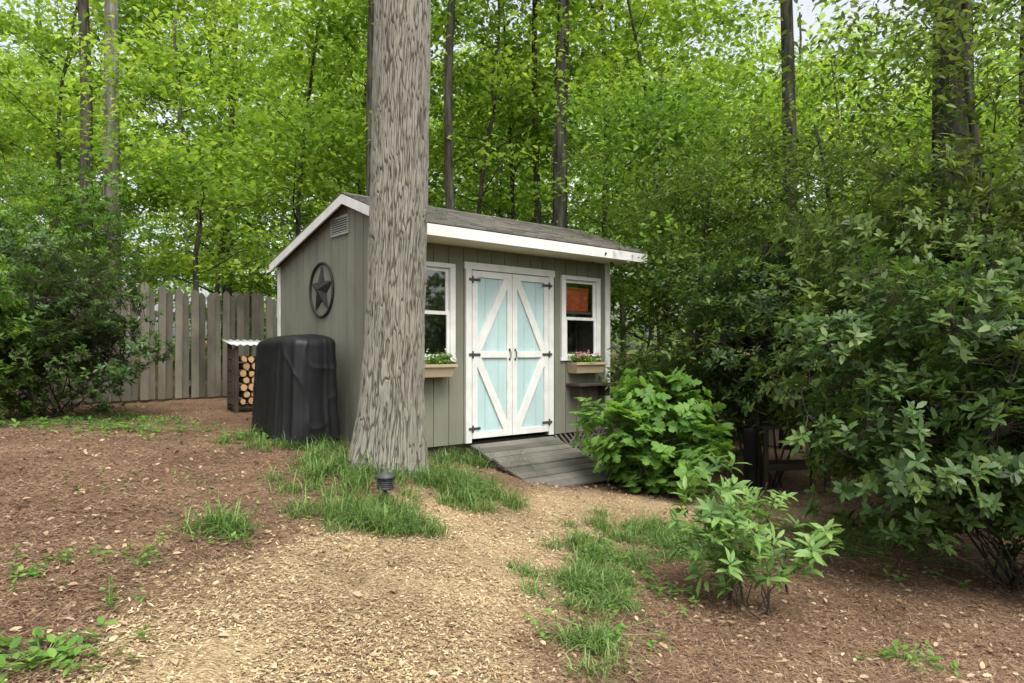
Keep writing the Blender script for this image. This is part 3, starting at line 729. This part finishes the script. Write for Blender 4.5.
fence('wooden_fence', (-7.6,7.62,0), (-.9,15.3,0), 1.70, 'tall weathered plank privacy fence left of the shed', .124, .112)
fence('wooden_fence', (1.2,13.2,0), (11,9.8,0), 1.22, 'low brown picket fence behind the evergreens right of the shed', .13, .10, False)

# ------------------------------------------------------------------ bench + pot
bx, by = px(790,8.2), 8.2
bn = empty('garden_bench', (bx,by,gzf(bx,by)), .1, label='dark wooden garden bench half hidden under the evergreen shrubs', cat='bench')
mb = MB()
for i in range(4): mb.box((-.43,-.2+i*.105,.74),(.43,-.11+i*.105,.775))
mb.build('seat', M['dark_wood'], bn)
for sx in (-.40,.36):
    for sy in (-.17,.15):
        mb = MB(); mb.box((sx,sy,-.05),(sx+.05,sy+.05,.739)); mb.build('leg', M['dark_wood'], bn)
mb = MB(); mb.box((-.35,-.16,.25),(.36,-.13,.32)); mb.box((-.35,.16,.25),(.36,.19,.32)); mb.build('stretcher', M['dark_wood'], bn)
tx, ty = px(751,8.1), 8.1
mb = MB(); mb.lathe([(.09,0),(.11,.02),(.125,.32),(.14,.33),(.14,.36),(.12,.36),(.11,.30)], 20)
o = mb.build('plant_pot', M['black_plastic'], None, True, loc=(tx,ty,gzf(tx,ty))); o.scale = (.7,.7,2.0)
tag(o, 'tall black plastic pot standing left of the garden bench', 'pot')

# ------------------------------------------------------------------ lantern
lx, ly = -.965, 5.2
ln = empty('path_light', (lx,ly,gzf(lx,ly)+.035), 0, label='small dark metal path light in the grass before the oak', cat='lamp')
mb = MB(); mb.tube([(0,0,-.09),(0,0,.06)], .016, 10); mb.build('stake', M['lamp_metal'], ln, True)
mb = MB(); mb.lathe([(.02,.05),(.06,.055),(.066,.07),(.05,.078)], 24); mb.build('base', M['lamp_metal'], ln, True)
mb = MB(); mb.lathe([(.040,.078),(.044,.10),(.044,.13),(.040,.145)], 24); mb.build('lens', M['rack_roof'], ln, True)
mb = MB()
for z in (.085,.10,.115,.13): mb.lathe([(.046,z),(.064,z-.006),(.066,z-.003),(.047,z+.004)], 24)
mb.build('louvre', M['lamp_metal'], ln, True)
mb = MB(); mb.lathe([(.078,.143),(.080,.150),(.055,.172),(.02,.186),(.012,.200),(.004,.206)], 24); mb.build('cap', M['lamp_metal'], ln, True)

# ------------------------------------------------------------------ shrubs
def shrub(name, label, cat, x, y, semi, cz, nst, nwh, per, lsize, leafm, seed, T=T_LAN, spread=1.15, stem_r=.02, outb=.45, off=(0,0), clump=-.18, maxtw=.4, cf=1.5):
    rng = np.random.default_rng(seed); rs = random.Random(seed)
    root = empty(name, (x,y,gzf(x,y)), 0, label=label, cat=cat)
    def samp(k, lo):
        v = norm(rng.normal(0,1,(k,3))); r = rng.uniform(lo,1,k)**.6
        w = np.array([1+.38*noise.noise((a[0]*2.0+seed, a[1]*2.0, a[2]*2.6)) for a in v])
        return v*(r*w)[:,None]*np.array(semi)+np.array([off[0],off[1],cz])
    mains = []; mb = MB()
    for i in range(nst):
        e = samp(1,.5)[0]; e[2] = max(e[2], .25); b0 = Vector((rs.gauss(0,.12), rs.gauss(0,.10), -.05))
        e = Vector(e); mid = b0.lerp(e,.45)+Vector((rs.gauss(0,.10),rs.gauss(0,.10),rs.uniform(.0,.2)))*min(semi); m2 = b0.lerp(e,.75)+Vector((rs.gauss(0,.06),rs.gauss(0,.06),.05))*min(semi)
        pts = [b0, b0.lerp(mid,.5)+Vector((rs.gauss(0,.03),rs.gauss(0,.03),0)), mid, m2, e]
        k_ = rs.uniform(.4,1)
        mb.tube(pts, [stem_r*k_, stem_r*.8*k_, stem_r*.55*k_, stem_r*.35*k_, stem_r*.12], 6)
        for j in range(1,4):
            for t in (0,.5): mains.append(pts[j].lerp(pts[j+1], t))
        mains.append(e)
    C = samp(nwh, outb)
    keep = [noise.noise((c[0]*cf+seed, c[1]*cf, c[2]*cf*2.1)) > clump and c[2] > .08 for c in C]
    C = C[np.array(keep)]
    Mn = np.array([tuple(p) for p in mains]); Dr = []
    for c in C:
        dd = np.linalg.norm(Mn-c, axis=1)+.6*np.maximum(Mn[:,2]-c[2],0); k = int(dd.argmin()); p = Vector(Mn[k]); cv = Vector(c)
        md = p.lerp(cv,.55)+Vector((0,0,-.04))
        if (cv-p).length < maxtw: mb.tube([p, md, cv], [stem_r*.2, stem_r*.13, .002], 3, False)
        else: mb.tube([cv-(cv-p).normalized()*.2+Vector((0,0,-.04)), cv], [.003, .002], 3, False)
        v = (cv-md).normalized()+Vector((0,0,.5)); Dr.append(tuple(v))
    mb.build('stems', M['twig'], root, True)
    V, Fc, r = whorls(C, np.array(Dr), per, lsize, rng, T, spread)
    mesh_np('foliage', V, Fc, leafm, root, r)
    return root
shrub('hydrangea_bush', 'bright green bush with big lobed leaves beside the ramp', 'bush', px(653,7.35), 7.35, (.82,.5,.66), .62, 16, 640, 4, .145, M['leaf_hyd'], 5, T_HYD, spread=1.3, stem_r=.012, outb=.25, clump=-.15, cf=2.6)
shrub('rhododendron_bush', 'small light green shrub with whorled leaves in the right bed', 'bush', px(750,4.2), 4.2, (.56,.42,.40), .48, 16, 180, 8, .105, M['leaf_rhodo'], 6, T_LAN, spread=1.25, stem_r=.009, outb=.15)
shrub('evergreen_shrub', 'large dark glossy shrub in the right foreground', 'bush', 3.65, 5.0, (1.6,1.1,1.28), 1.34, 20, 5400, 8, .088, M['leaf_dark'], 7, T_EL, stem_r=.015, outb=.08, clump=-.08, off=(-.12,0), cf=2.2)
shrub('evergreen_shrub', 'tall olive leaved shrub behind the large dark foreground shrub', 'bush', 4.3, 6.7, (2.0,1.1,1.9), 1.95, 22, 5600, 8, .094, M['leaf_olive'], 8, T_EL, stem_r=.02, outb=.08, clump=-.08, cf=2.0)
shrub('evergreen_shrub', 'rounded dark shrub hanging over the garden bench', 'bush', 3.05, 8.2, (1.3,.8,1.15), 1.90, 14, 3000, 8, .09, M['leaf_dark'], 9, T_EL, stem_r=.018, outb=.08, clump=-.10, cf=2.1)
shrub('broadleaf_shrub', 'dark small leaved shrub in front of the fence at left', 'bush', px(60,8.0), 8.0, (1.12,.7,1.15), 1.08, 18, 3500, 9, .068, M['leaf_dark'], 10, T_EL, stem_r=.012, outb=.08, clump=-.12, cf=2)
shrub('broadleaf_shrub', 'dark shrub cut by the left edge of the picture', 'bush', -5.9, 7.3, (.8,.7,1.1), 1.0, 14, 1700, 9, .070, M['leaf_mid'], 12, T_EL, stem_r=.012, outb=.1, clump=-.2)
shrub('leafy_shrub', 'airy green shrub behind the fence at far left', 'bush', -7.2, 10.4, (1.9,1.0,1.6), 2.3, 14, 2000, 8, .09, M['leaf_mid'], 13, T_EL, stem_r=.02, outb=.2)
shrub('leafy_shrub', 'green shrub filling the gap behind the garden bench', 'bush', 2.6, 9.6, (1.4,.6,.8), .85, 12, 1500, 8, .085, M['leaf_olive'], 14, T_EL, stem_r=.012, outb=.1)

# ------------------------------------------------------------------ grass and weeds
def blades(P, L, w, rng, lean=1.15):
    n_ = len(P); a = rng.uniform(0,2*PI,n_); ln_ = lean*rng.uniform(.25,1.25,n_)
    dx, dy = np.cos(a), np.sin(a); V = []
    for k, t in enumerate((0,.4,.75,1.0)):
        out = L*ln_*(t**1.6)*.8; up = L*(t-.52*ln_*t**2.3)
        ww = (w*(1,.95,.65,.1)[k])[:,None]
        c = P+np.stack([dx*out, dy*out, up],1); s = np.stack([-dy, dx, np.zeros(n_)],1)*ww/2
        V += [c-s, c+s]
    V = np.stack(V,1).reshape(-1,3); b = (np.arange(n_)*8)[:,None,None]
    Fc = np.array([(0,1,3,2),(2,3,5,4),(4,5,7,6)])[None]+b
    return V, Fc.reshape(-1,4), np.repeat(np.clip(rng.uniform(0,1,n_),0,1), 8)
def clump(name, label, x, y, rx, ry, n_, L, seed, group=None, w=.0068):
    rng = np.random.default_rng(seed); root = empty(name, (x,y,gzf(x,y)), 0, label=label, cat='grass', group=group)
    k = max(5, int(n_/44)); i = rng.integers(0,k,n_)
    cc = np.stack([rng.normal(0,.55,k)*rx, rng.normal(0,.55,k)*ry],1); hs_ = rng.uniform(.55,1.2,k)
    X_ = cc[i,0]+rng.normal(0,.042,n_); Y_ = cc[i,1]+rng.normal(0,.042,n_)
    P = np.stack([X_, Y_, gz(X_+x,Y_+y)-gzf(x,y)],1)
    V, Fc, rr = blades(P, L*rng.uniform(.45,1.2,n_)*hs_[i], w*rng.uniform(.6,1.2,n_), rng, 1.45)
    mesh_np('blades', V, Fc, M['grass'], root, rr); return root
def solve(p, q):
    y = 5.0
    for _ in range(12): y = (CAMZ-gzf(px(p,y),y))*F/(q-352)
    return px(p,y), y
def clump_px(label, p, q, rxp, ryd, n_, L, seed):
    x, y = solve(p, q)
    clump('grass_clump', label, x, y, rxp/F*y, ryd, n_, L, seed)
clump_px('lily turf clump around the small path light', 378, 524, 52, .30, 2100, .23, 1)
clump_px('lily turf spreading at the right foot of the oak', 458, 488, 54, .42, 3200, .23, 2)
clump_px('lily turf clump in front of the shed wall left of the ramp', 470, 462, 46, .28, 1900, .24, 3)
clump_px('lily turf between the covered grill and the oak', 300, 444, 50, .45, 2300, .21, 4)
clump_px('lily turf clump at the left foot of the oak', 348, 468, 46, .50, 2900, .22, 5)
clump_px('isolated grassy tuft on the mulch left of the path', 232, 532, 26, .14, 460, .23, 6)
clump_px('long grass drift at the right edge of the path', 655, 535, 62, .30, 2600, .17, 7)
clump_px('grass tuft on the path edge in the middle of the right bed', 592, 590, 40, .42, 1800, .16, 8)
clump_px('small grass tuft at the path edge near the bottom', 592, 655, 28, .22, 420, .14, 9)
clump_px('grass patch under the large dark shrub', 850, 540, 90, .4, 1700, .15, 10)
clump_px('thin grass tuft beside the path, left of the right bed', 520, 575, 20, .12, 130, .11, 11)
clump_px('grass along the foot of the left shrub', 100, 420, 80, .35, 1000, .12, 12)
clump_px('low grass between the path bend and the small light green shrub', 700, 552, 55, .35, 1700, .15, 13)
clump_px('loose grass strip joining the tufts along the right edge of the path', 595, 555, 38, .32, 1300, .15, 14)
def weed(label, p, q, n_, size, spread, seed, T=T_OVA, mat='leaf_hyd', group=None):
    x, y = solve(p, q); rng = np.random.default_rng(seed)
    root = empty('weed', (x,y,gzf(x,y)), 0, label=label, cat='weed', group=group)
    C = np.stack([rng.normal(0,spread,n_), rng.normal(0,spread*.8,n_), rng.uniform(.02,.08,n_)],1)
    C[:,2] += gz(C[:,0]+x,C[:,1]+y)-gzf(x,y)
    mb = MB(); mb.tube([(0,0,-.02),(0,0,.02)], .004, 5)
    for c in C: mb.tube([(0,0,.0),(c[0]*.6,c[1]*.6,c[2]*.6),tuple(c)], .0018, 4, False)
    mb.build('stems', M['grass'], root)
    V, Fc, r = whorls(C, np.tile([0,0,1.],(n_,1))+rng.normal(0,.2,(n_,3)), 5, size, rng, T, 1.3); mesh_np('foliage', V, Fc, M[mat], root, r)
for i, (lab, p, q, n_, s, sp) in enumerate([
    ('low creeping sprig on the mulch at far left', 14, 578, 10, .042, .09), ('small creeping sprig left of the isolated grassy tuft', 136, 560, 12, .038, .10),
    ('tiny green seedling group low on the left mulch', 110, 604, 6, .036, .05), ('leafy ground plant in the bottom left corner', 42, 664, 34, .055, .14),
    ('small sprig on the mulch at left, above the far left weed', 62, 562, 7, .036, .08), ('dark leafy weed near the bottom edge in the right bed', 905, 662, 18, .048, .10),
    ('broad leaved weed in the grass right of the path', 660, 592, 22, .045, .20), ('spreading weed at the path edge near the bottom', 600, 635, 20, .038, .18),
    ('low weed beside the isolated grassy tuft', 205, 540, 10, .04, .09), ('weed patch between path and small light green shrub', 690, 560, 30, .042, .28),
    ('creeping plants in front of the fence at left', 130, 428, 70, .06, .45), ('low leafy plants beside the grill cover', 262, 440, 30, .055, .22),
    ('seedlings under the large dark shrub', 900, 560, 40, .055, .4), ('ground plant at the left edge below the shrub', 20, 425, 60, .06, .4),
    ('lone seedling on the wood chips right of center', 545, 640, 3, .03, .04), ('leafy plants at the foot of the lobed leaf bush', 690, 482, 50, .06, .35),
    ('leafy weeds mixed in the grass below the path bend', 615, 560, 26, .042, .22)]):
    weed(lab, p, q, n_, s, sp, 100+i)
rng = np.random.default_rng(55); C = []
while len(C) < 420:
    y = rng.uniform(2.6,7.2); x = rng.uniform(-3.5,3.6)
    if pathmask(np.array(x),np.array(y)) < .4 and noise.noise((x*.9,y*.9,4)) > .12: C.append((x,y,gzf(x,y)+.02))
V, Fc, r = whorls(np.array(C), np.tile([0,0,1.],(len(C),1)), 4, .03, rng, T_OVA, 1.2)
tag(mesh_np('ground_cover', V, Fc, M['leaf_hyd'], None, r), 'tiny green seedlings sprouting through the mulch', 'ground cover', None, 'stuff')

# ------------------------------------------------------------------ light, world, camera
w = bpy.data.worlds.new('World'); S.world = w; w.use_nodes = True
n = w.node_tree.nodes; l = w.node_tree.links; bg = n['Background']
sk = n.new('ShaderNodeTexSky'); sk.sky_type = 'NISHITA'; sk.sun_disc = False
EL, AZ = math.radians(60), math.radians(155)
sk.sun_elevation = EL; sk.sun_rotation = AZ; sk.air_density = 1.0; sk.dust_density = 5.0; sk.ozone_density = 1.0
hs = n.new('ShaderNodeHueSaturation'); hs.inputs['Saturation'].default_value = .3; hs.inputs['Value'].default_value = 2.3
l.new(sk.outputs[0], hs.inputs['Color']); l.new(hs.outputs[0], bg.inputs[0]); bg.inputs[1].default_value = .15
sd = bpy.data.lights.new('sun','SUN'); sd.energy = 2.2; sd.angle = math.radians(28); sd.color = (1,.97,.91)
so = bpy.data.objects.new('sun', sd); COL.objects.link(so)
so.rotation_euler = Vector((math.sin(AZ)*math.cos(EL), math.cos(AZ)*math.cos(EL), math.sin(EL))).to_track_quat('Z','Y').to_euler()
cd = bpy.data.cameras.new('camera'); co = bpy.data.objects.new('camera', cd); COL.objects.link(co)
co.location = (0,0,CAMZ); co.rotation_euler = (PI/2,0,0); cd.sensor_width = 36; cd.lens = 24.01; cd.shift_y = 10.5/1024; cd.clip_end = 1000; cd.clip_start = .05
S.camera = co
S.view_settings.view_transform = 'Standard'; S.view_settings.look = 'None'; S.view_settings.exposure = 0
